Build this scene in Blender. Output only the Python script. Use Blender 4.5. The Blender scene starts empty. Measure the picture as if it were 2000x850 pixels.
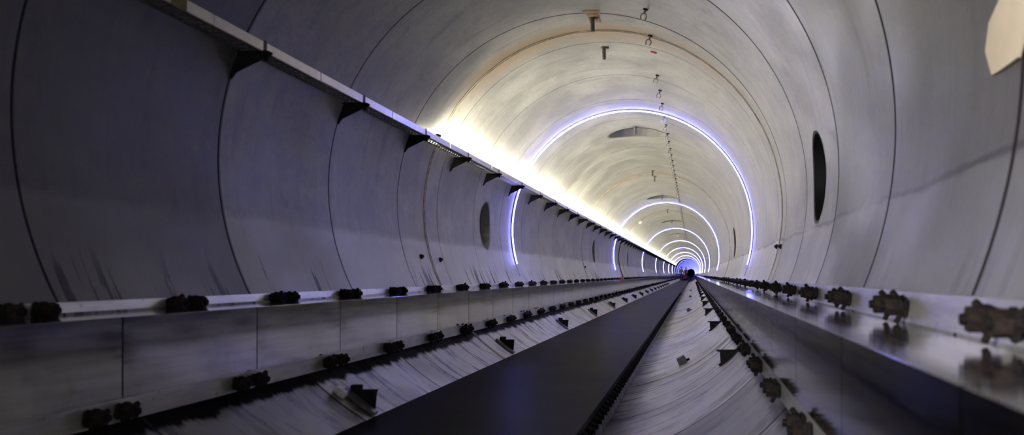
import bpy, bmesh, math, random
from mathutils import Vector, Matrix
random.seed(7)
S = 1.65                      # inner radius of the tube in metres; helper lengths are in tube radii unless noted
sc = bpy.context.scene
COL = sc.collection
PI = math.pi

# ------------------------------------------------------------------ object helpers
def link(name, bm, mat, parent=None, smooth=False):
    me = bpy.data.meshes.new(name)
    bmesh.ops.recalc_face_normals(bm, faces=bm.faces)
    bm.to_mesh(me); bm.free()
    if smooth:
        for p in me.polygons: p.use_smooth = True
    if mat: me.materials.append(mat)
    o = bpy.data.objects.new(name, me); COL.objects.link(o)
    if parent: o.parent = parent
    return o
def tag(o, label, cat, group=None):
    o['label'] = label; o['category'] = cat
    if group: o['group'] = group
    return o
def thing(name, label, cat, loc=(0, 0, 0), group=None, rot=(0, 0, 0)):
    o = bpy.data.objects.new(name, None); COL.objects.link(o)
    o.empty_display_size = 0.05
    o.location = loc; o.rotation_euler = rot
    return tag(o, label, cat, group)
def structure(o):
    o['kind'] = 'structure'; return o
def dup(src, loc, rot=None, label=None, parent=None):
    r = src.copy(); COL.objects.link(r); r.location = loc
    if rot is not None: r.rotation_euler = rot
    if label: r['label'] = label
    if parent: r.parent = parent
    for ch in src.children:
        c = ch.copy(); COL.objects.link(c); c.parent = r
        for g in ch.children:
            d = g.copy(); COL.objects.link(d); d.parent = c
    return r
ORD = ('first second third fourth fifth sixth seventh eighth ninth tenth eleventh twelfth thirteenth fourteenth fifteenth sixteenth '
       'seventeenth eighteenth nineteenth twentieth').split()

# ------------------------------------------------------------------ mesh helpers (metres)
def box(bm, x0, x1, y0, y1, z0, z1, bev=0):
    vs = [bm.verts.new((x, y, z)) for x in (x0, x1) for y in (y0, y1) for z in (z0, z1)]
    fs = []
    for q in ((0, 1, 3, 2), (4, 6, 7, 5), (0, 4, 5, 1), (2, 3, 7, 6), (0, 2, 6, 4), (1, 5, 7, 3)):
        fs.append(bm.faces.new([vs[i] for i in q]))
    if bev:
        es = list({e for f in fs for e in f.edges})
        bmesh.ops.bevel(bm, geom=es, offset=bev, segments=2, affect='EDGES')
def prism(bm, pts, y0, y1):
    """polygon in the X-Z plane drawn out along Y"""
    a = [bm.verts.new((x, y0, z)) for x, z in pts]
    b = [bm.verts.new((x, y1, z)) for x, z in pts]
    n = len(pts)
    bm.faces.new(a); bm.faces.new(b[::-1])
    for i in range(n):
        bm.faces.new((a[i], b[i], b[(i + 1) % n], a[(i + 1) % n]))
def cyl(bm, p, q, r0, r1=None, seg=16, caps=True):
    p, q = Vector(p), Vector(q); r1 = r0 if r1 is None else r1
    d = (q - p); m = d.to_track_quat('Z', 'Y').to_matrix()
    A, B = [], []
    for i in range(seg):
        a = 2 * PI * i / seg
        o = m @ Vector((math.cos(a), math.sin(a), 0))
        A.append(bm.verts.new(p + o * r0)); B.append(bm.verts.new(q + o * r1))
    for i in range(seg):
        j = (i + 1) % seg
        bm.faces.new((A[i], A[j], B[j], B[i]))
    if caps: bm.faces.new(A[::-1]); bm.faces.new(B)
def ringstrip(bm, r0, r1, y0, y1, a0, a1, n):
    """box-section hoop lying on the tube wall; angle measured from the crown, positive to the right"""
    rows = []
    for i in range(n + 1):
        a = a0 + (a1 - a0) * i / n
        s, c = math.sin(a), math.cos(a)
        rows.append([bm.verts.new((r * s, y, r * c)) for r, y in ((r0, y0), (r0, y1), (r1, y1), (r1, y0))])
    full = abs(abs(a1 - a0) - 2 * PI) < 1e-6
    for i in range(n):
        for k in range(4):
            bm.faces.new((rows[i][k], rows[i][(k + 1) % 4], rows[i + 1][(k + 1) % 4], rows[i + 1][k]))
    if not full:
        bm.faces.new(rows[0]); bm.faces.new(rows[-1][::-1])

# ------------------------------------------------------------------ node helpers
class NT:
    def __init__(s, name):
        s.m = bpy.data.materials.new(name); s.m.use_nodes = True
        s.t = s.m.node_tree; s.t.nodes.clear()
        s.out = s.t.nodes.new('ShaderNodeOutputMaterial')
    def n(s, kind, **kw):
        x = s.t.nodes.new(kind)
        for k, v in kw.items(): setattr(x, k, v)
        return x
    def put(s, sock, v):
        if isinstance(v, bpy.types.NodeSocket): s.t.links.new(v, sock)
        elif v is not None: sock.default_value = v
    def math(s, op, a, b=None, c=None, clamp=False):
        x = s.n('ShaderNodeMath', operation=op, use_clamp=clamp)
        s.put(x.inputs[0], a)
        if b is not None: s.put(x.inputs[1], b)
        if c is not None: s.put(x.inputs[2], c)
        return x.outputs[0]
    def ramp(s, v, lo, hi, a=0.0, b=1.0):
        x = s.n('ShaderNodeMapRange', interpolation_type='SMOOTHSTEP')
        s.put(x.inputs['Value'], v)
        for k, q in zip(('From Min', 'From Max', 'To Min', 'To Max'), (lo, hi, a, b)): s.put(x.inputs[k], q)
        return x.outputs['Result']
    def mix(s, f, a, b):
        x = s.n('ShaderNodeMix', data_type='RGBA')
        s.put(x.inputs['Factor'], f)
        for i, v in ((6, a), (7, b)):
            if isinstance(v, (tuple, list)): v = (*v[:3], 1)
            s.put(x.inputs[i], v)
        return x.outputs[2]
    def comb(s, x, y, z):
        c = s.n('ShaderNodeCombineXYZ')
        for i, v in enumerate((x, y, z)): s.put(c.inputs[i], v)
        return c.outputs[0]
    def noise(s, vec, scale, detail=4, rough=.55):
        x = s.n('ShaderNodeTexNoise'); s.put(x.inputs['Vector'], vec)
        x.inputs['Scale'].default_value = scale; x.inputs['Detail'].default_value = detail; x.inputs['Roughness'].default_value = rough
        return x.outputs['Fac']
    def xyz(s):
        g = s.n('ShaderNodeTexCoord'); q = s.n('ShaderNodeSeparateXYZ')
        s.t.links.new(g.outputs['Object'], q.inputs[0])
        return g.outputs['Object'], q.outputs[0], q.outputs[1], q.outputs[2]
    def bsdf(s, col, rough, metal=0., spec=.5, bump=None, bstr=.2, bdist=.01):
        p = s.n('ShaderNodeBsdfPrincipled')
        if isinstance(col, (tuple, list)): col = (*col[:3], 1)
        s.put(p.inputs['Base Color'], col); s.put(p.inputs['Roughness'], rough); s.put(p.inputs['Metallic'], metal)
        s.put(p.inputs['Specular IOR Level'], spec)
        if bump is not None:
            b = s.n('ShaderNodeBump'); b.inputs['Strength'].default_value = bstr; b.inputs['Distance'].default_value = bdist
            s.put(b.inputs['Height'], bump); s.t.links.new(b.outputs[0], p.inputs['Normal'])
        s.t.links.new(p.outputs[0], s.out.inputs[0])
        return s.m
def simple(name, col, rough=.5, metal=0., var=.25, scale=30, spec=.5):
    t = NT(name); o, x, y, z = t.xyz()
    f = t.noise(o, scale)
    c = t.mix(t.ramp(f, .3, .7), tuple(v * (1 - var) for v in col), tuple(min(1, v * (1 + var)) for v in col))
    return t.bsdf(c, rough, metal, spec, f, .15, .003)
def emissive(name, col, strength):
    t = NT(name); e = t.n('ShaderNodeEmission')
    e.inputs[0].default_value = (*col, 1); e.inputs[1].default_value = strength
    t.t.links.new(e.outputs[0], t.out.inputs[0]); return t.m

JOINT0, JSTEP = 5.71, 8.05           # where tube sections are joined
def tube_mat(name, near):
    t = NT(name); o, x, y, z = t.xyz()
    xs, ys, zs = (t.math('DIVIDE', v, S) for v in (x, y, z))
    ang = t.math('ARCTAN2', xs, zs)                        # 0 at the crown, +/-pi at the invert
    around = t.comb(t.math('MULTIPLY', ang, 1.2), t.math('MULTIPLY', ys, 7.0), 0.0)   # long marks that run round the wall
    streak = t.noise(around, 1.6, 6, .62)
    around2 = t.comb(t.math('MULTIPLY', ang, 2.2), t.math('MULTIPLY', ys, 22.0), 3.7)
    fine = t.noise(around2, 1.0, 5, .6)
    blot = t.noise(t.comb(t.math('MULTIPLY', ang, 2.0), t.math('MULTIPLY', ys, 1.3), 9.1), 1.5, 6, .62)
    along = t.noise(t.comb(t.math('MULTIPLY', ang, 6.0), t.math('MULTIPLY', ys, 1.5), 5.1), 1.4, 5, .6)
    grain = t.noise(o, 55, 3)
    base = t.mix(t.ramp(blot, .36, .66), (.31, .304, .293), (.49, .482, .46))
    base = t.mix(t.math('MULTIPLY', t.ramp(streak, .52, .72), .55), base, (.20, .195, .19))
    base = t.mix(t.math('MULTIPLY', t.ramp(fine, .5, .8), .38), base, (.52, .51, .49))
    mott = t.noise(t.comb(t.math('MULTIPLY', ang, 7.0), t.math('MULTIPLY', ys, 5.0), 21.0), 1.3, 7, .68)
    base = t.mix(t.math('MULTIPLY', t.ramp(mott, .52, .70), .45), base, (.20, .195, .19))
    base = t.mix(t.math('MULTIPLY', t.ramp(t.noise(o, 38, 3, .7), .42, .66), .22), base, (.16, .155, .15))
    # pale dust below an uneven tide line on both flanks
    tide = t.math('ADD', zs, t.math('MULTIPLY', t.math('SUBTRACT', along, .5), .055))
    dust = t.ramp(tide, -.195, -.165, 1., 0.)
    base = t.mix(t.math('MULTIPLY', dust, t.ramp(blot, .30, .66, .88, .50)), base, (.70, .69, .68))
    edge = t.math('MULTIPLY', t.ramp(t.math('ABSOLUTE', t.math('ADD', tide, .172)), .002, .011, 1., 0.),
                  t.math('MULTIPLY', t.ramp(blot, .36, .52), t.ramp(xs, .2, .4)))
    base = t.mix(t.math('MULTIPLY', edge, .75), base, (.07, .06, .06))
    flank_tone = t.math('MULTIPLY', t.math('MULTIPLY', t.ramp(tide, -.17, -.15), t.ramp(zs, .75, .1)), t.ramp(blot, .30, .60, .42, .16))
    base = t.mix(flank_tone, base, (.135, .13, .13))  # flanks above the tide line toned darker, patchily
    # dark runs above the flank rails and scuffs across the invert
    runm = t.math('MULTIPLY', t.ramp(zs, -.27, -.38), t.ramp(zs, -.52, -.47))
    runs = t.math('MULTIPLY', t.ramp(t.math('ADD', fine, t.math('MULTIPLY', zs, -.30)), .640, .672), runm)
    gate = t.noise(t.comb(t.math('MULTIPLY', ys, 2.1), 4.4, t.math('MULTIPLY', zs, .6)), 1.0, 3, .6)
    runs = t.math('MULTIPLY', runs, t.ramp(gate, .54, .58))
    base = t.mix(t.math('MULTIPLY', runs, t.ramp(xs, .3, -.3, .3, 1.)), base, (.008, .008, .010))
    low = t.ramp(zs, -.55, -.72)
    around3 = t.comb(t.math('MULTIPLY', ang, 1.7), t.math('ADD', t.math('MULTIPLY', ys, 6.0), t.math('MULTIPLY', ang, 1.2)), 13.0)
    scuff = t.noise(around3, 2.1, 7, .68)
    base = t.mix(t.math('MULTIPLY', low, .55), base, (.50, .49, .47))
    base = t.mix(t.math('MULTIPLY', t.math('MULTIPLY', t.ramp(scuff, .50, .62), low), .95), base, (.045, .042, .042))
    grime_shade = t.math('MULTIPLY', t.math('MULTIPLY', t.ramp(t.math('ADD', zs, t.math('MULTIPLY', t.math('SUBTRACT', streak, .5), .06)), -.722, -.706), t.ramp(zs, -.65, -.665)), t.ramp(xs, .4, -.4, .6, .97))
    base = t.mix(grime_shade, base, (.012, .011, .011))  # dark band under the rail lips: dirt with the lip's shadow painted in
    smear = t.math('MULTIPLY', t.ramp(blot, .5, .68), t.ramp(zs, -.80, -.93))
    base = t.mix(t.math('MULTIPLY', smear, .7), base, (.10, .095, .09))
    # welded seams of the plate rings
    if near:
        sy = t.math('SUBTRACT', ys, t.math('MULTIPLY', xs, .137)); off, step, half, dark = 1.41, .98, .0095, .97
    else:
        sy, off, step, half, dark = ys, 5.995, .98, .008, .45
    if near:   # nearest plate rings toned darker, part plate tone, part shade worked into the colour
        ring_shade = t.math('MULTIPLY', t.ramp(sy, 3.384, 3.386,   .24, .80), t.ramp(sy, 4.364, 4.366, 1., 1.19))
        mul = t.n('ShaderNodeMix', data_type='RGBA', blend_type='MULTIPLY'); mul.inputs['Factor'].default_value = 1
        t.put(mul.inputs[6], base); t.put(mul.inputs[7], t.comb(ring_shade, ring_shade, t.math('MULTIPLY', ring_shade, 1.03))); base = mul.outputs[2]
    d = t.math('ABSOLUTE', t.math('SUBTRACT', t.math('FLOORED_MODULO', t.math('ADD', t.math('SUBTRACT', sy, off), step / 2), step), step / 2))
    if near: half = t.ramp(xs, -.6, .6, .0060, .0110)
    seam = t.ramp(t.math('DIVIDE', d, half), .55, 1.25, 1., 0.)
    base = t.mix(t.math('MULTIPLY', seam, dark), base, (.025, .022, .025))
    # rust beside the joints, over the crown only
    dj = t.math('FLOORED_MODULO', t.math('ADD', t.math('SUBTRACT', ys, JOINT0), .3), JSTEP)
    rust = t.math('MULTIPLY', t.math('MULTIPLY', t.ramp(dj, .05, .25), t.ramp(dj, .62, .33)), t.ramp(zs, .45, .85))
    rust = t.math('MULTIPLY', rust, t.ramp(blot, .30, .5))
    base = t.mix(t.math('MULTIPLY', rust, .85), base, (.36, .25, .14))
    hgt = t.math('ADD', t.math('MULTIPLY', grain, .25), t.math('SUBTRACT', t.math('MULTIPLY', streak, .9), t.math('MULTIPLY', seam, .5)))
    rough = t.ramp(blot, .3, .7, .38, .52)
    rough = t.math('MAXIMUM', rough, t.math('MULTIPLY', t.math('MAXIMUM', seam, grime_shade), .95))
    spec = t.math('MULTIPLY', .65, t.math('SUBTRACT', 1., t.math('MULTIPLY', t.math('MAXIMUM', seam, grime_shade), .93)))
    return t.bsdf(base, rough, t.math('MULTIPLY', spec, .15), spec, hgt, .35, .006)

def plate_mat(name, lo, hi, rough):
    """rolled bright steel with marks drawn along the tunnel"""
    t = NT(name); o, x, y, z = t.xyz()
    v = t.comb(t.math('MULTIPLY', x, 26), t.math('MULTIPLY', y, .9), t.math('MULTIPLY', z, 26))
    a = t.noise(v, 1.0, 6, .6); b = t.noise(o, 2.3, 5, .6)
    c = t.mix(t.ramp(a, .3, .7), lo, hi)
    c = t.mix(t.math('MULTIPLY', t.ramp(b, .5, .75), .4), c, tuple(v * .55 for v in lo))
    return t.bsdf(c, t.ramp(a, .3, .7, rough * .7, rough * 1.3), 1.0, .5, t.math('ADD', a, t.math('MULTIPLY', b, 2)), .04, .003)
def strip_mat():
    t = NT('painted_strip'); o, x, y, z = t.xyz()
    b = t.noise(t.comb(t.math('MULTIPLY', x, 3), t.math('MULTIPLY', y, 1.2), t.math('MULTIPLY', z, 10)), 2.5, 6, .65)
    g = t.noise(o, 18, 5, .65)
    c = t.mix(t.ramp(b, .35, .65), (.66, .65, .62), (.82, .81, .78))
    c = t.mix(t.math('MULTIPLY', t.ramp(g, .60, .72), .6), c, (.20, .18, .16))
    return t.bsdf(c, .34, .8, .5, g, .15, .004)
def track_mat():
    t = NT('track_cover'); o, x, y, z = t.xyz()
    a = t.noise(o, 1.1, 3); g = t.noise(o, 60, 2)
    c = t.mix(t.ramp(a, .3, .7), (.020, .0185, .0190), (.027, .0245, .0255))
    m = t.bsdf(c, .36, 0, .5, g, .05, .002)
    [n for n in t.t.nodes if n.type == 'BSDF_PRINCIPLED'][0].inputs['IOR'].default_value = 1.020
    return m
def side_mat():
    t = NT('track_side'); o, x, y, z = t.xyz()
    a = t.noise(t.comb(t.math('MULTIPLY', x, 8), t.math('ADD', t.math('MULTIPLY', y, 9), t.math('MULTIPLY', z, 20)), t.math('MULTIPLY', z, 6)), 1.0, 6, .7)
    c = t.mix(t.ramp(a, .38, .62), (.09, .08, .08), (.36, .34, .34))
    return t.bsdf(c, .5, .3, .5, a, .4, .01)

M = dict(
    near=tube_mat('tube_steel_near', True), far=tube_mat('tube_steel_far', False),
    plate=plate_mat('rolled_plate', (.34, .335, .35), (.52, .51, .53), .10),
    strip=strip_mat(), track=track_mat(), side=side_mat(),
    bolt=simple('oiled_bolt', (.008, .0065, .006), .75, 0, .5, 60, .2),
    nut=simple('rusty_nut', (.016, .010, .008), .75, 0, .6, 70, .25),
    bracket=simple('bracket_steel', (.012, .011, .012), .65, 0, .35, 22, .3),
    plate2=simple('bracket_plate', (.17, .165, .17), .5, .3, .3, 22),
    lip=simple('tray_lip_metal', (.92, .88, .80), .30, .6, .06, 12),
    tray=simple('tray_zinc', (.22, .21, .21), .5, .5, .3, 20),
    tape=simple('olive_tape', (.20, .17, .05), .6, 0, .2, 40),
    bluemark=simple('blue_mark', (.03, .04, .16), .6, 0, .2, 40),
    stub=simple('stub_steel', (.16, .145, .135), .42, .5, .35, 40),
    rust=simple('rust_scale', (.30, .19, .10), .8, 0, .35, 30),
    clip=simple('clip_steel', (.30, .285, .28), .35, .6, .3, 50),
    bead=simple('joint_bead', (.50, .46, .40), .45, .2, .30, 14),
    box=simple('white_box', (.72, .71, .68), .5, 0, .08, 20),
    block=simple('grey_block', (.15, .14, .135), .55, .2, .35, 30),
    port=simple('port_steel', (.26, .255, .245), .6, .1, .15, 8),
    dark=simple('black_steel', (.012, .012, .014), .7, 0, .3, 5),
    piece=simple('beige_patch', (.66, .56, .40), .6, 0, .08, 5),
    cable=simple('black_cable', (.02, .02, .022), .5, 0, .3, 30),
    plug=simple('plug_dark', (.02, .016, .015), .6, .2, .4, 60),
    orange=simple('orange_plastic', (.75, .13, .05), .5, 0, .1, 20),
    led=emissive('led_violet', (.21, .22, 1.0), 24),
    led_far=emissive('led_violet_deep', (.15, .16, 1.0), 9),
    warm=emissive('warm_white_tube', (1., .945, .70), 41),
    housing=simple('led_channel', (.55, .55, .60), .4, .4, .1, 30),
    skin=simple('skin', (.48, .28, .20), .5, 0, .08, 30),
    hivis=simple('hi_vis_yellow', (.30, .33, .05), .7, 0, .15, 40),
    navy=simple('navy_cloth', (.012, .014, .030), .8, 0, .3, 40),
    redvest=simple('hi_vis_orange', (.90, .14, .05), .7, 0, .15, 40),
    pale=simple('pale_shirt', (.45, .47, .62), .7, 0, .1, 40),
    tan=simple('tan_hat', (.50, .27, .16), .5, 0, .1, 40),
    bluehat=simple('blue_hat', (.02, .03, .22), .4, 0, .1, 40),
    boot=simple('boot_leather', (.015, .012, .01), .6, 0, .3, 40),
)
def rotY_at(a):
    """rotation that turns a thing built at the crown (its -Z inward) to wall angle a (from the crown, + to the right)"""
    return (0, a, 0)
def wall(a, y, r=1.0):
    return (S * r * math.sin(a), S * y, S * r * math.cos(a))
D = math.radians

# ------------------------------------------------------------------ the tube, with real round openings for the ports
PORTS = []   # angle, y, radius(arc), kind
for k in range(10): PORTS.append((D(-1.7), 9.77 + 8.1 * k, .275, 'crown'))
for k in range(10): PORTS.append((D(88.8), 4.03 + 8.1 * k, .172, 'right'))
for k in range(-1, 10): PORTS.append((D(-90.6), 7.38 + 8.05 * k, .168, 'left'))
PORTS.sort(key=lambda p: p[1])
def tube(name, y0, y1, mat, nseg=192):
    bm = bmesh.new()
    cells = {}
    def V(a, y):
        k = (round(a, 5), round(y, 5))
        if k not in cells: cells[k] = bm.verts.new((S * math.sin(a), S * y, S * math.cos(a)))
        return cells[k]
    def A(i):
        i %= nseg
        return -PI + 2 * PI * i / nseg
    ps = [p for p in PORTS if y0 < p[1] < y1]
    bands = []; y = y0
    for p in ps:
        h = p[2] * 1.25
        bands.append((y, p[1] - h, None)); bands.append((p[1] - h, p[1] + h, p)); y = p[1] + h
    bands.append((y, y1, None))
    for a, b, p in bands:
        rows = 12 if p else max(1, int((b - a) / 1.5))
        Y = [a + (b - a) * i / rows for i in range(rows + 1)]
        skip = set()
        if p:
            ic = round((p[0] + PI) / (2 * PI) * nseg); hw = math.ceil(p[2] * 1.25 / (2 * PI / nseg))
            skip = {i % nseg for i in range(ic - hw, ic + hw)}
        for r in range(rows):
            for i in range(nseg):
                if i in skip: continue
                bm.faces.new((V(A(i), Y[r]), V(A(i + 1), Y[r]), V(A(i + 1), Y[r + 1]), V(A(i), Y[r + 1])))
        if p:
            loop = [(i, 0) for i in range(ic - hw, ic + hw)] + [(ic + hw, r) for r in range(rows)] \
                 + [(i, rows) for i in range(ic + hw, ic - hw, -1)] + [(ic - hw, r) for r in range(rows, 0, -1)]
            out, inn, mid = [], [], []
            for i, r in loop:
                aa, yy = A(i), Y[r]
                da = aa - p[0]; da = (da + PI) % (2 * PI) - PI
                dy = yy - p[1]; L = math.hypot(da, dy)
                ca, cy = p[0] + da / L * p[2], p[1] + dy / L * p[2]
                out.append(V(aa, yy)); inn.append(V(ca, cy))
                mid.append(V((p[0] + da + ca) / 2, (yy + cy) / 2))
            n = len(loop)
            for i in range(n):
                j = (i + 1) % n
                bm.faces.new((out[i], out[j], mid[j], mid[i]))
                bm.faces.new((mid[i], mid[j], inn[j], inn[i]))
    o = link(name, bm, mat, smooth=True)
    for p in o.data.polygons: pass
    return structure(o)
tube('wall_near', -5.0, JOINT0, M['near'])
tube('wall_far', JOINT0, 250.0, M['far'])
bm = bmesh.new(); cyl(bm, (0, S * 250, 0), (0, S * 250.2, 0), S * 1.02, seg=96)
structure(link('wall_end', bm, M['dark']))
# section joints: a raised double bead round the wall
for k in range(9):
    y = JOINT0 + JSTEP * k
    bm = bmesh.new()
    for q in (-.016, .012):
        ringstrip(bm, S * 1.003, S * .9965, S * (y + q), S * (y + q + .009), -PI, PI, 160)
    structure(link('trim_%d' % (k + 1), bm, M['bead'], smooth=False))

# ports: short blind nozzles behind the openings
cnt = {'crown': 0, 'right': 0, 'left': 0}
for a, y, r, kind in PORTS:
    bm = bmesh.new(); n = 48; deep = .30 if kind == 'crown' else .30
    e0, e1, l0 = [], [], []
    for i in range(n):
        t = 2 * PI * i / n
        da, dy = r * math.cos(t), r * math.sin(t)
        q = Vector(wall(a + da, y + dy)) - Vector(wall(a, y))
        e0.append(bm.verts.new(q))
        outw = Vector((math.sin(a), 0, math.cos(a)))
        flat = q - outw * q.dot(outw)
        e1.append(bm.verts.new(flat + outw * deep * S))
        l0.append(bm.verts.new(Vector(wall(a + da * 1.07, y + dy * 1.07, .9965)) - Vector(wall(a, y))))
    for i in range(n):
        j = (i + 1) % n
        bm.faces.new((e0[i], e0[j], e1[j], e1[i])); bm.faces.new((l0[i], l0[j], e0[j], e0[i]))
    if y > 0: bm.faces.new(e1)
    c = cnt[kind]; cnt[kind] += 1
    o = link('port_nozzle_%d' % (sum(cnt.values())), bm, M['dark'] if kind == 'right' else M['port'])
    o.location = wall(a, y); structure(o)
# added fill lamp at an unseen left port behind the camera, brightening the right
fill = bpy.data.lights.new('port_fill', 'AREA'); fill.shape = 'DISK'; fill.size = S * .30; fill.energy = 130; fill.color = (1, .96, .95)
fill_ob = bpy.data.objects.new('port_fill', fill); COL.objects.link(fill_ob)
fill_ob.location = wall(D(-90.6), -.67, 1.0); fill_ob.rotation_euler = (0, -PI / 2, 0)

# ------------------------------------------------------------------ track bed on the invert
trk = thing('track_bed', 'wide flat dark grey covered track bed running down the middle of the tunnel', 'track', (0, 0, S * -.832))
bm = bmesh.new()
prism(bm, [(-S * .552, 0), (S * .157, 0), (S * .157, -S * .022), (-S * .516, -S * .022)], -S * 1, S * 249.5)
link('top_cover', bm, M['track'], trk)
bm = bmesh.new(); box(bm, S * .128, S * .146, -S * 1, S * 249.5, -S * .152, -S * .022)
o = link('side_plate', bm, M['side'], trk); o['label'] = 'scuffed grey metal side plate'
def clip_mesh(bm, y):
    box(bm, 0, .035, y - .026, y + .026, -.075, 0, .008)
    cyl(bm, (.03, y, -.03), (.06, y, -.03), .017, seg=6)
clipm = None
bm = bmesh.new()
for k in range(220):
    y = 2.75 + .115 * k + (.012 if k % 2 else 0)
    if k < 100:
        if clipm is None:
            b2 = bmesh.new(); clip_mesh(b2, 0); clipm = link('edge_clip', b2, M['bolt'], trk); o = clipm
        else:
            o = clipm.copy(); COL.objects.link(o); o.parent = trk
        o.location = (S * .146, S * y, -S * .024)
    else: clip_mesh(bm, S * y)
o = link('edge_clip', bm, M['bolt'], trk); o['kind'] = 'stuff'; o.location = (S * .146, 0, -S * .024)

# ------------------------------------------------------------------ side rails
def hexnut(bm, p, q, r):
    cyl(bm, p, q, r, seg=6)
def rail(side):
    sx = 1 if side == 'right' else -1
    t = thing('guide_rail', 'long glossy steel guide rail bolted along the %s wall at floor level' % side, 'rail', (0, 0, S * -.66), 'guide rails along both walls')
    z0 = .66
    top = -.394 if sx > 0 else -.424
    # upper white strip on the wall
    bm = bmesh.new()
    u0 = math.sqrt(1 - top * top)
    prism(bm, [(sx * S * u0, S * (top + z0)), (sx * S * .900, S * (top + z0)), (sx * S * .893, S * (-.453 + z0)), (sx * S * .893, S * (-.455 + z0))], -S, S * 249)
    o = link('wall_strip', bm, M['strip'], t); o['label'] = 'white painted upper bolting strip'
    # box beam made of plates
    joints = [2.19 + .676 * k for k in range(-4, 60)]
    prof = [(.893, -.453), (.7205, -.453), (.720, -.4535), (.720, -.628), (.735, -.640), (.76, -.640)]
    plate0 = None
    L = .676 - .006
    for y in joints:
        if plate0 is None:
            bm = bmesh.new()
            prism(bm, [(sx * S * u, S * (z + z0)) for u, z in prof], 0, S * L)
            plate0 = link('beam_plate', bm, M['plate'], t); p = plate0
        else:
            p = plate0.copy(); COL.objects.link(p); p.parent = t
        p.location = (0, S * (y + .003), 0)
    bm = bmesh.new(); prism(bm, [(sx * S * u, S * (z + z0)) for u, z in prof], S * (joints[-1] + .676), S * 249)
    o = link('beam_plate', bm, M['plate'], t)
    # lower lip strip
    bm = bmesh.new()
    prism(bm, [(sx * S * .7205, S * (-.628 + z0)), (sx * S * .7205, S * (-.676 + z0)), (sx * S * .733, S * (-.676 + z0)), (sx * S * .735, S * (-.628 + z0))], -S, S * 249)
    o = link('lip_strip', bm, M['strip'], t); o['label'] = 'white painted lower bolting strip'
    # bolts: a part with its nut as a sub-part
    ys, st = (1.27, .68) if sx > 0 else (2.12, .664)
    def bolts(name, u, z, length, n0):
        first = None
        k = n0
        made = 0
        while made < 100:
            for q in (-.056, .056):
                y = ys + st * k + q
                if first is None:
                    bm = bmesh.new()
                    box(bm, -sx * .002, -sx * .022, -.036, .036, -.030, .026, .006)
                    cyl(bm, (0, 0, 0), (-sx * length, 0, 0), .013, seg=10)
                    cyl(bm, (-sx * .022, 0, 0), (-sx * .034, 0, 0), .033, seg=14)
                    cyl(bm, (-sx * .024, .026, .012), (-sx * .040, .052, .030), .010, seg=8)
                    cyl(bm, (-sx * .024, -.020, -.018), (-sx * .040, -.034, -.042), .009, seg=8)
                    first = link(name, bm, M['bolt'], t)
                    bm = bmesh.new(); hexnut(bm, (-sx * .034, 0, 0), (-sx * (length - .014), 0, 0), .030)
                    nut = link('nut', bm, M['nut'], first)
                    b = first
                else:
                    b = first.copy(); COL.objects.link(b); b.parent = t
                    c = nut.copy(); COL.objects.link(c); c.parent = b
                b.location = (sx * S * u, S * y, S * (z + z0))
                b.rotation_euler = (random.uniform(-.35, .35), 0, 0)
                made += 1
            k += 1
        # the far rest: too many and too small to count
        bm = bmesh.new()
        while ys + st * k < 90:
            for q in (-.056, .056):
                y = ys + st * k + q
                cyl(bm, (sx * S * u, S * y, S * (z + z0)), (sx * (S * u - length), S * y, S * (z + z0)), .03, seg=6)
            k += 1
        o = link(name, bm, M['bolt'], t); o['kind'] = 'stuff'
    bolts('strip_bolt', .897, -.4386 if sx < 0 else -.420, .085, 0)
    bolts('lip_bolt', .7205, -.652, .075, 1 if sx > 0 else 0)
    return t
RL = rail('left'); RR = rail('right')

# ------------------------------------------------------------------ cable tray on the left wall
tray = thing('cable_tray', 'long pale-lipped perforated cable tray running along the left wall', 'cable tray', (0, 0, S * .345))
bm = bmesh.new()
# bottom sheet with slots: real holes while they can be told apart, closed sheet beyond
xa, xb = -.921, -.8575
xs_ = [xa + (xb - xa) * f for f in (0, .10, .22, .34, .46, .58, .70, .82, 1)]
ysl = []; y = .5
pitch = .05
y = 1.2
while y < 24:
    ysl.append(y); ysl.append(y + pitch * .62); y += pitch
ysl.append(y)
vv = {}
def TV(i, j):
    if (i, j) not in vv: vv[(i, j)] = bm.verts.new((S * xs_[i], S * ysl[j], 0))
    return vv[(i, j)]
for j in range(len(ysl) - 1):
    for i in range(8):
        if j % 2 == 0 and i in (1, 3, 5) : continue
        bm.faces.new((TV(i, j), TV(i + 1, j), TV(i + 1, j + 1), TV(i, j + 1)))
a = [bm.verts.new((S * x, S * y, 0)) for x, y in ((xa, 24), (xb, 24), (xb, 90), (xa, 90))]
bm.faces.new(a)
bmesh.ops.recalc_face_normals(bm, faces=bm.faces)
r = bmesh.ops.solidify(bm, geom=bm.faces[:], thickness=.003)
o = link('tray_bottom', bm, M['tray'], tray); o['label'] = 'slotted galvanised tray bottom'
bm = bmesh.new(); box(bm, S * -.905, S * -.905 + .003, S * 1.2, S * 90, 0, S * .029)
o = link('back_upstand', bm, M['tray'], tray)
LJ = [2.9, 3.73, 4.62, 5.72, 6.9, 8.9, 11., 13., 15., 17.5, 20, 24, 28, 33, 40, 50, 60, 90]
ya = 1.2
for q in LJ:
    bm = bmesh.new(); box(bm, S * (xb - .004), S * (xb + .004), S * ya, S * q - .012, -.004, S * .029, .002)
    link('lip_panel', bm, M['lip'], tray); ya = q
for y in [3.24 + .975 * k for k in range(20)]:
    bm = bmesh.new(); box(bm, S * (xb + .0045), S * (xb + .0045) + .004, S * y - .012, S * y + .012, -.008, S * .033)
    link('tie_strap', bm, M['cable'], tray)
bm = bmesh.new(); box(bm, S * (xb + .0042), S * (xb + .0042) + .003, S * 2.655, S * 2.735, -.006, S * .0315)
o = link('tape_patch', bm, M['tape'], tray); o['label'] = 'olive yellow tape on the lip'
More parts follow.
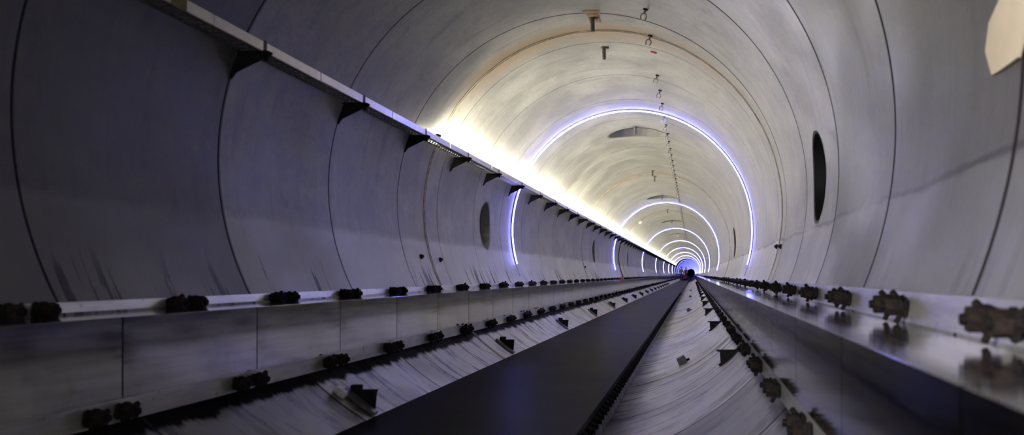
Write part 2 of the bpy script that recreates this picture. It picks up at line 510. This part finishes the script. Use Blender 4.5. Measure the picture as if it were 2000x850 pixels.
bm = bmesh.new(); box(bm, S * (xb + .0042), S * (xb + .0042) + .002, S * 2.615, S * 2.632, 0, S * .026)
o = link('paint_mark', bm, M['bluemark'], tray); o['label'] = 'blue paint mark on the lip'

lamp = thing('strip_light', 'long warm white strip light lying inside the cable tray', 'light', (S * -.884, S * 5.6, S * .352))
bm = bmesh.new(); box(bm, -.024, .022, 0, S * 80, -.008, .006)
link('light_base', bm, M['housing'], lamp)
bm = bmesh.new()
cyl(bm, (0, .02, .030), (0, S * 80, .030), .022, seg=10)
link('light_tube', bm, M['warm'], lamp)

# tray brackets: triangular gussets on the wall
def tray_bracket():
    t = thing('tray_bracket', '', 'bracket', (S * -.94, S * 3.24, S * .345), 'brackets under the cable tray')
    bm = bmesh.new()
    # in metres relative to the base; web in the X-Z plane
    prism(bm, [(.002, -.008), (S * .108, -.008), (S * .108, -.020), (S * .095, -.028), (-S * .004, -S * .066), (-S * .0205, -S * .089), (-S * .0240, -S * .083), (-S * .0125, -S * .045)], -.005, .005)
    link('web', bm, M['bracket'], t)
    bm = bmesh.new(); box(bm, -.006, S * .104, -.03, .03, -.0085, -.0035)
    link('top_flange', bm, M['bracket'], t)
    bm = bmesh.new(); cyl(bm, (S * .09, 0, .0), (S * .09, 0, -.05), .010, seg=8); cyl(bm, (S * .09, 0, -.012), (S * .09, 0, -.026), .017, seg=6)
    link('hanger_bolt', bm, M['bolt'], t)
    return t
b0 = None
for k in range(82):
    y = 3.24 + .975 * k
    lab = ('%s black triangular bracket under the cable tray, counting from the near end' % ORD[k]) if k < 12 else 'tiny far triangular bracket under the cable tray, beyond the twelfth'
    if b0 is None: b0 = tray_bracket(); b0['label'] = lab
    else: dup(b0, (S * -.94, S * y, S * .345), None, lab)

# ------------------------------------------------------------------ LED hoops
def led_ring(k, y):
    lab = ('%s violet white LED hoop from the near end, round the tube wall' % ORD[k]) if k < 9 else 'far blue LED hoop crowded near the dark end, beyond the ninth'
    t = thing('led_hoop', lab, 'light', (0, S * y, 0), 'LED hoops round the tube wall')
    a0, a1 = D(-106), D(106.5)
    n = 128 if k < 3 else 64
    bm = bmesh.new(); ringstrip(bm, S * .999, S * .990, -.026, .026, a0, a1, n)
    link('mounting_channel', bm, M['housing'], t)
    bm = bmesh.new(); ringstrip(bm, S * .9898, S * .984, -.011, .011, a0, a1, n)
    link('led_strip', bm, M['led'] if k < 7 else M['led_far'], t)
    if k < 6:
        bm = bmesh.new()
        for s in (-1, 1):
            pts = [wall(s * D(d), 0, .996) for d in (106, 108, 110, 112)]
            for p, q in zip(pts, pts[1:]): cyl(bm, p, q, .006, seg=6)
        link('feed_cable', bm, M['housing'], t)
for k in range(9): led_ring(k, 8.44 + 10.75 * k)
for k in range(13): led_ring(9 + k, 8.44 + 10.75 * (9 + k))

# ------------------------------------------------------------------ crown fittings
def stub_at(y, lab, a=D(-1.9), first=[None]):
    if first[0] is None:
        t = thing('pipe_stub', lab, 'pipe', wall(a, y), 'pipe stubs hanging from the crown', rotY_at(a))
        bm = bmesh.new(); cyl(bm, (0, 0, .006), (0, 0, -.125), .021, .017, seg=16); link('stem', bm, M['stub'], t)
        bm = bmesh.new(); cyl(bm, (0, 0, .008), (0, 0, -.014), .030, seg=18); cyl(bm, (.028, 0, -.008), (.05, 0, -.008), .013, seg=10)
        link('collar', bm, M['stub'], t)
        first[0] = t; return t
    return dup(first[0], wall(a, y), None, lab)
stubs = [(5.42, 'pipe stub with rust stain hanging from the crown, nearest of all'), (6.12, 'second hanging pipe stub, just past the rusty joint in the crown'),
         (9.41, 'thin pipe stub hanging in front of the first crown opening'), (13.38, 'hanging pipe stub just before the second rusty joint'),
         (14.15, 'hanging pipe stub just past the second rusty joint'), (17.5, 'pipe stub hanging in front of the second crown opening'),
         (21.4, 'pipe stub hanging at the third joint past the second LED hoop'), (25.6, 'pipe stub hanging in front of the third crown opening')]
for y, l in stubs: stub_at(y, l)
bm = bmesh.new()
ringstrip(bm, S * 1.001, S * .9975, S * 5.27, S * 5.33, D(-4.2), D(1.0), 12)
ringstrip(bm, S * 1.001, S * .9975, S * 5.34, S * 5.52, D(-3.2), D(.2), 12)
tag(link('rust_pad', bm, M['rust']), 'rusty tan patch plate on the crown around the nearest pipe stub', 'plate')

# row of open clips
CA = D(15.3); c0 = None
ks = [k for k in range(62) if k != 2]
HY = [8.44 + 10.75 * k for k in range(9)]
for n, k in enumerate(ks):
    y = 5.11 + .563 * k
    if min(abs(y - h) for h in HY) < .05: y += .07
    lab = ('%s small open cable clip in the row along the crown, from the near end' % ORD[n]) if n < 14 else 'tiny far cable clip in the row along the crown, beyond the fourteenth'
    if c0 is None:
        c0 = thing('cable_clip', lab, 'clip', wall(CA, y), 'cable clips in a row along the crown', rotY_at(CA))
        bm = bmesh.new(); cyl(bm, (0, 0, .004), (0, 0, -.012), .020, seg=14); link('base_disc', bm, M['nut'], c0)
        bm = bmesh.new(); cyl(bm, (0, 0, -.012), (0, 0, -.040), .008, seg=10); link('shank', bm, M['stub'], c0)
        bm = bmesh.new()
        for s in (-1, 1):
            pts = [(0, 0, -.040), (s * .020, 0, -.048), (s * .024, 0, -.066), (s * .020, 0, -.088), (s * .012, 0, -.094)]
            for p, q in zip(pts, pts[1:]): cyl(bm, p, q, .0055, seg=8)
        link('fork', bm, M['clip'], c0)
    else: dup(c0, wall(CA, y), None, lab)
bm = bmesh.new(); box(bm, -.03, .03, -.02, .02, -.012, .003, .003)
o = link('red_tag', bm, simple('red_paint', (.45, .05, .03), .6)); o.location = wall(D(15.5), 6.09); o.rotation_euler = rotY_at(D(15.5))
tag(o, 'small red tag on the crown in the gap of the clip row', 'tag')

# ------------------------------------------------------------------ floor brackets
def floor_bracket(right):
    if right: tipx, wx, tz, bz = .607, .709, -.707, -.778
    else: tipx, wx, tz, bz = .556, .664, -.750, -.828
    sx = 1 if right else -1
    t = thing('floor_bracket', '', 'bracket', (sx * S * .64, 0, S * -.765), 'triangular brackets beside the track')
    def P(u, z): return (sx * S * (u - .64), S * (z + .765))
    inner = tipx + (.014 if right else .0)
    bm = bmesh.new(); prism(bm, [P(inner, tz), P(wx, tz), P((wx + inner) / 2 + .006, (tz + bz) / 2 - .006), P(inner + .006, bz)], -.006, .006)
    link('web', bm, M['bracket'], t)
    bm = bmesh.new(); prism(bm, [P(tipx, tz + .004), P(wx + .004, tz + .004), P(wx + .002, tz - .004), P(tipx, tz - .004)], -.022, .022)
    link('top_flange', bm, M['bracket'], t)
    # base plate lying on the wall on the near side of the web
    bm = bmesh.new()
    a0, a1 = math.atan2(wx, tz), math.atan2(inner, bz)
    pts = [(S * r * math.sin(a), S * r * math.cos(a)) for r, a in ((.997, a0), (.997, (a0 + a1) / 2), (.997, a1), (.985, a1), (.985, (a0 + a1) / 2), (.985, a0))]
    prism(bm, [(sx * (x - S * .64), z + S * .765) for x, z in pts], -.075 if not right else -.02, -.004)
    o = link('base_plate', bm, M['plate2'] if not right else M['bracket'], t)
    if not right:
        bm = bmesh.new(); x, z = P((tipx + wx) / 2 + .012, tz + .004); box(bm, x - .028, x + .028, -.03, .02, z - .002, z + .028, .004)
        link('lug', bm, M['bracket'], t)
    return t
fb = floor_bracket(True); fl = floor_bracket(False)
for k in range(17):
    for sx, src, y in ((1, fb, 4.65 + 2.85 * k), (-1, fl, 3.42 + 2.63 * k)):
        side = 'right' if sx > 0 else 'left'
        lab = ('%s dark triangular bracket %s of the track, from the near end' % (ORD[k], side)) if k < 9 else 'tiny far triangular bracket %s of the track, beyond the ninth' % side
        loc = (sx * S * .64, S * y, S * -.765)
        if k == 0: src.location = loc; src['label'] = lab
        else: dup(src, loc, None, lab)
# white offcut against the nearest left bracket
bm = bmesh.new(); box(bm, -.034, .034, -.045, .045, -.018, .018, .006)
o = link('foam_offcut', bm, M['box']); a = math.atan2(-.655, -.756)
o.location = wall(a, 3.33, .985); o.rotation_euler = (0, a - PI, .2)
tag(o, 'white foam offcut against the nearest left floor bracket', 'offcut')
# small square studs on the right floor
AB = D(153.7)
for k, y in enumerate((6.13, 14.9, 24.0, 33.)):
    lab = ['square steel block on the floor right of the track, nearest', 'second square floor block right of the track', 'third square floor block right of the track', 'fourth, farthest square floor block right of the track'][k]
    bm = bmesh.new(); box(bm, -.042, .042, -.05, .05, 0, .07, .006)
    t = thing('floor_block', lab, 'block', wall(AB, y), 'square blocks on the floor', (0, AB - PI, 0))
    link('body', bm, M['block'], t)
    bm = bmesh.new(); box(bm, -.044, .044, -.052, .052, .0705, .078, .003); link('cap_plate', bm, M['plate2'], t)
    bm = bmesh.new(); cyl(bm, (.04, 0, .02), (.075, 0, .02), .012, seg=8); link('side_stud', bm, M['bolt'], t)

# small plugs beside the joints, boxes, cable runs, beige patch
for a, y, lab in ((-105.48, 5.50, 'small dark plug on the left wall, near side of the rusty joint'), (-106.15, 5.90, 'small dark plug on the left wall, far side of the rusty joint'),
                  (101.8, 5.80, 'small dark plug on the right wall, far side of the rusty joint'), (102.2, 5.52, 'small dark plug on the right wall, near side of the rusty joint'),
                  (-105.2, 13.85, 'small dark plug on the left wall at the second joint')):
    bm = bmesh.new(); cyl(bm, (0, 0, .004), (0, 0, -.020), .024, .020, seg=14); cyl(bm, (0, 0, -.020), (0, 0, -.032), .012, seg=6)
    o = link('wall_plug', bm, M['plug']); o.location = wall(D(a), y); o.rotation_euler = rotY_at(D(a))
    tag(o, lab, 'plug', 'plugs beside the joints')
for a, y, lab in ((-39.8, 21.83, 'white junction box on the upper left of the tube'), (-1.4, 35.6, 'white junction box on the crown deep in the tunnel')):
    t = thing('junction_box', lab, 'box', wall(D(a), y, .999), 'white junction boxes', rotY_at(D(a)))
    bm = bmesh.new(); box(bm, -.055, .055, -.12, .12, -.07, 0, .008); link('body', bm, M['box'], t)
    bm = bmesh.new(); box(bm, -.058, .058, -.123, .123, -.082, -.0705, .004); link('lid', bm, M['box'], t)
for y, lab in ((20.55, 'dark cable hanging from the tray beside the second LED hoop'), (43.9, 'dark cable hanging from the tray beside the fourth LED hoop')):
    bm = bmesh.new(); pts = [wall(D(-70 - 4 * i), y + .03 * math.sin(i * .8), .991) for i in range(12)]
    for p, q in zip(pts, pts[1:]): cyl(bm, p, q, .014, seg=8)
    tag(link('drop_cable', bm, M['cable']), lab, 'cable')
# beige many-sided patch on the near right wall
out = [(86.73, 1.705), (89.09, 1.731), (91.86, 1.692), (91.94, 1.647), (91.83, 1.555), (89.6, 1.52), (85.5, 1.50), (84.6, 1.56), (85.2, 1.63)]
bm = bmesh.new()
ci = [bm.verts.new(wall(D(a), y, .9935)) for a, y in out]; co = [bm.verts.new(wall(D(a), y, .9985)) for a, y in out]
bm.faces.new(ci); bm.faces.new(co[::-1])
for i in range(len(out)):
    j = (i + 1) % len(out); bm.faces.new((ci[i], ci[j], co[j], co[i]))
tag(link('wall_patch', bm, M['piece']), 'beige many-sided patch on the near right wall', 'piece')
# orange case on the left rail
t = thing('tool_case', 'small orange case standing on the left guide rail', 'case', (S * -.80, S * 18.8, S * -.4525))
bm = bmesh.new(); box(bm, -.045, .045, -.075, .075, 0, .07, .010); link('body', bm, M['orange'], t)
bm = bmesh.new()
for p, q in (((0, -.035, .068), (0, -.035, .088)), ((0, -.035, .088), (0, .035, .088)), ((0, .035, .088), (0, .035, .068))): cyl(bm, p, q, .009, seg=8)
link('handle', bm, M['cable'], t)
# rust lump on the tray lip
bm = bmesh.new(); cyl(bm, (0, -.04, 0), (0, .04, .01), .022, .016, seg=10)
o = link('rusty_clamp', bm, M['nut']); o.location = (S * -.872, S * 5.52, S * .382)
tag(o, 'small rusty clamp on top of the tray lip where the light begins', 'clamp')

# ------------------------------------------------------------------ people far down the track
def skin(name, verts, edges, radii, mat, parent, root=0, sub=1):
    me = bpy.data.meshes.new(name); me.from_pydata(verts, edges, []); me.update()
    o = bpy.data.objects.new(name, me); COL.objects.link(o)
    sk = o.modifiers.new('skin', 'SKIN'); sk.use_smooth_shade = True
    for v, r in zip(me.skin_vertices[0].data, radii):
        v.radius = (r if isinstance(r, tuple) else (r, r)); v.use_root = False
    me.skin_vertices[0].data[root].use_root = True
    s = o.modifiers.new('sub', 'SUBSURF'); s.levels = sub; s.render_levels = sub
    bpy.context.view_layer.update()
    ev = o.evaluated_get(bpy.context.evaluated_depsgraph_get())
    nm = bpy.data.meshes.new_from_object(ev); nm.name = name
    o.modifiers.clear(); o.data = nm; nm.materials.clear(); nm.materials.append(mat)
    for p in nm.polygons: p.use_smooth = True
    if parent: o.parent = parent
    return o
def person(label, loc, rz, top, legs, hat, lean=0.):
    t = thing('person', label, 'person', loc, None, (0, 0, rz))
    J = [(0, 0, .95), (0, 0, 1.12), (0, -.01, 1.32), (0, -.005, 1.47), (0, -.01, 1.53), (0, -.02, 1.60), (0, -.025, 1.70)]
    R = [(.15, .11), (.135, .10), (.165, .11), (.06, .06), (.055, .055), (.075, .085), (.07, .08)]
    E = [(i, i + 1) for i in range(6)]
    def add(p, r, par):
        J.append(p); R.append(r); E.append((par, len(J) - 1)); return len(J) - 1
    for s in (-1, 1):
        h = add((s * .10, 0, .88), .095, 0); k = add((s * .12, -.03, .49), .06, h); a = add((s * .13, .02, .09), .042, k)
        f = add((s * .14, -.06, .045), (.045, .035), a); add((s * .15, -.17, .035), (.04, .028), f)
        sh = add((s * .19, 0, 1.42), .062, 2); el = add((s * .25, .03 - .1 * lean, 1.14), .045, sh)
        w = add((s * .22, -.12 - .1 * lean, .92), .03, el); pm = add((s * .21, -.15 - .1 * lean, .86), (.038, .02), w)
        for fi in range(4):
            ln = (.065, .078, .072, .055)[fi]
            b = add((s * .21 + (fi - 1.5) * .019, -.17 - .1 * lean, .80), .0095, pm)
            add((s * .21 + (fi - 1.5) * .021, -.185 - .1 * lean, .80 - ln), .008, b)
        th = add((s * .17, -.175 - .1 * lean, .845), .011, pm); add((s * .165, -.195 - .1 * lean, .80), .009, th)
    # face: nose, ears
    add((0, -.125, 1.62), .014, 5)
    for s in (-1, 1): add((s * .092, -.01, 1.63), (.014, .02), 5)
    skin('body', J, E, R, M['skin'], t)
    V = [(0, 0, .96), (0, 0, 1.12), (0, -.01, 1.32), (0, -.005, 1.46)]; Q = [(.17, .13), (.155, .12), (.185, .13), (.085, .08)]
    e = [(0, 1), (1, 2), (2, 3)]
    for s in (-1, 1):
        n = len(V); V += [(s * .19, 0, 1.42), (s * .25, .03 - .1 * lean, 1.14), (s * .223, -.10 - .1 * lean, .95)]; Q += [.08, .062, .05]
        e += [(2, n), (n, n + 1), (n + 1, n + 2)]
    skin('jacket', V, e, Q, top, t)
    V = [(0, 0, .98), (0, 0, .90)]; Q = [(.165, .125), (.165, .13)]; e = [(0, 1)]
    for s in (-1, 1):
        n = len(V); V += [(s * .10, 0, .84), (s * .12, -.03, .49), (s * .13, .02, .12)]; Q += [.11, .078, .07]
        e += [(1, n), (n, n + 1), (n + 1, n + 2)]
    skin('trousers', V, e, Q, legs, t)
    for s in (-1, 1):
        skin('boot', [(s * .13, .02, .14), (s * .135, .0, .055), (s * .15, -.18, .04)], [(0, 1), (1, 2)], [.055, (.055, .05), (.05, .04)], M['boot'], t)
    bm = bmesh.new()
    bmesh.ops.create_uvsphere(bm, u_segments=20, v_segments=12, radius=.118)
    bmesh.ops.delete(bm, geom=[v for v in bm.verts if v.co.z < -.01], context='VERTS')
    cyl(bm, (0, 0, -.012), (0, 0, .004), .135, seg=20)
    o = link('hard_hat', bm, hat, t); o.location = (0, -.02, 1.70)
    bm = bmesh.new()
    for s in (-1, 1): bmesh.ops.create_uvsphere(bm, u_segments=8, v_segments=6, radius=.012, matrix=Matrix.Translation((s * .032, -.103, 1.645)))
    link('eyes', bm, M['navy'], t)
    bm = bmesh.new(); box(bm, -.025, .025, -.108, -.098, 1.565, 1.573, .002); link('mouth', bm, M['nut'], t)
    return t
p1 = person('standing person in yellow jacket, dark trousers and tan hat on the track', (S * -.43, S * 83, S * -.8318), .5, M['hivis'], M['navy'], M['tan'])
bm = bmesh.new(); box(bm, -.16, .16, .12, .25, 1.0, 1.42, .05)
o = link('backpack', bm, M['navy'], p1)
p2 = person('person in pale shirt, orange trousers and blue hat, farther along the track', (S * -.10, S * 87.5, S * -.8318), -.3, M['pale'], M['redvest'], M['bluehat'], .6)

# ------------------------------------------------------------------ world, camera, colour
w = bpy.data.worlds.new('daylight'); sc.world = w; w.use_nodes = True
w.node_tree.nodes['Background'].inputs[0].default_value = (.95, .92, 1.0, 1)
w.node_tree.nodes['Background'].inputs[1].default_value = .01

cam = bpy.data.cameras.new('camera'); co = bpy.data.objects.new('camera', cam); COL.objects.link(co)
co.location = (S * .5, 0, S * -.362); co.rotation_euler = (PI / 2, 0, 0)
cam.sensor_width = 36; cam.lens = 36
cam.shift_x = -.17675; cam.shift_y = .05575
cam.clip_start = .05; cam.clip_end = 1000
cam.dof.use_dof = True; cam.dof.focus_distance = 16; cam.dof.aperture_fstop = 3.6
sc.camera = co
sc.view_settings.view_transform = 'Standard'; sc.view_settings.look = 'None'
sc.view_settings.exposure = 1.88; sc.view_settings.gamma = 1; sc.view_settings.use_curve_mapping = False
cy = sc.cycles
cy.max_bounces = 10; cy.diffuse_bounces = 5; cy.glossy_bounces = 4
cy.use_denoising = True
cy.sample_clamp_indirect = 4
cy.sample_clamp_direct = 8
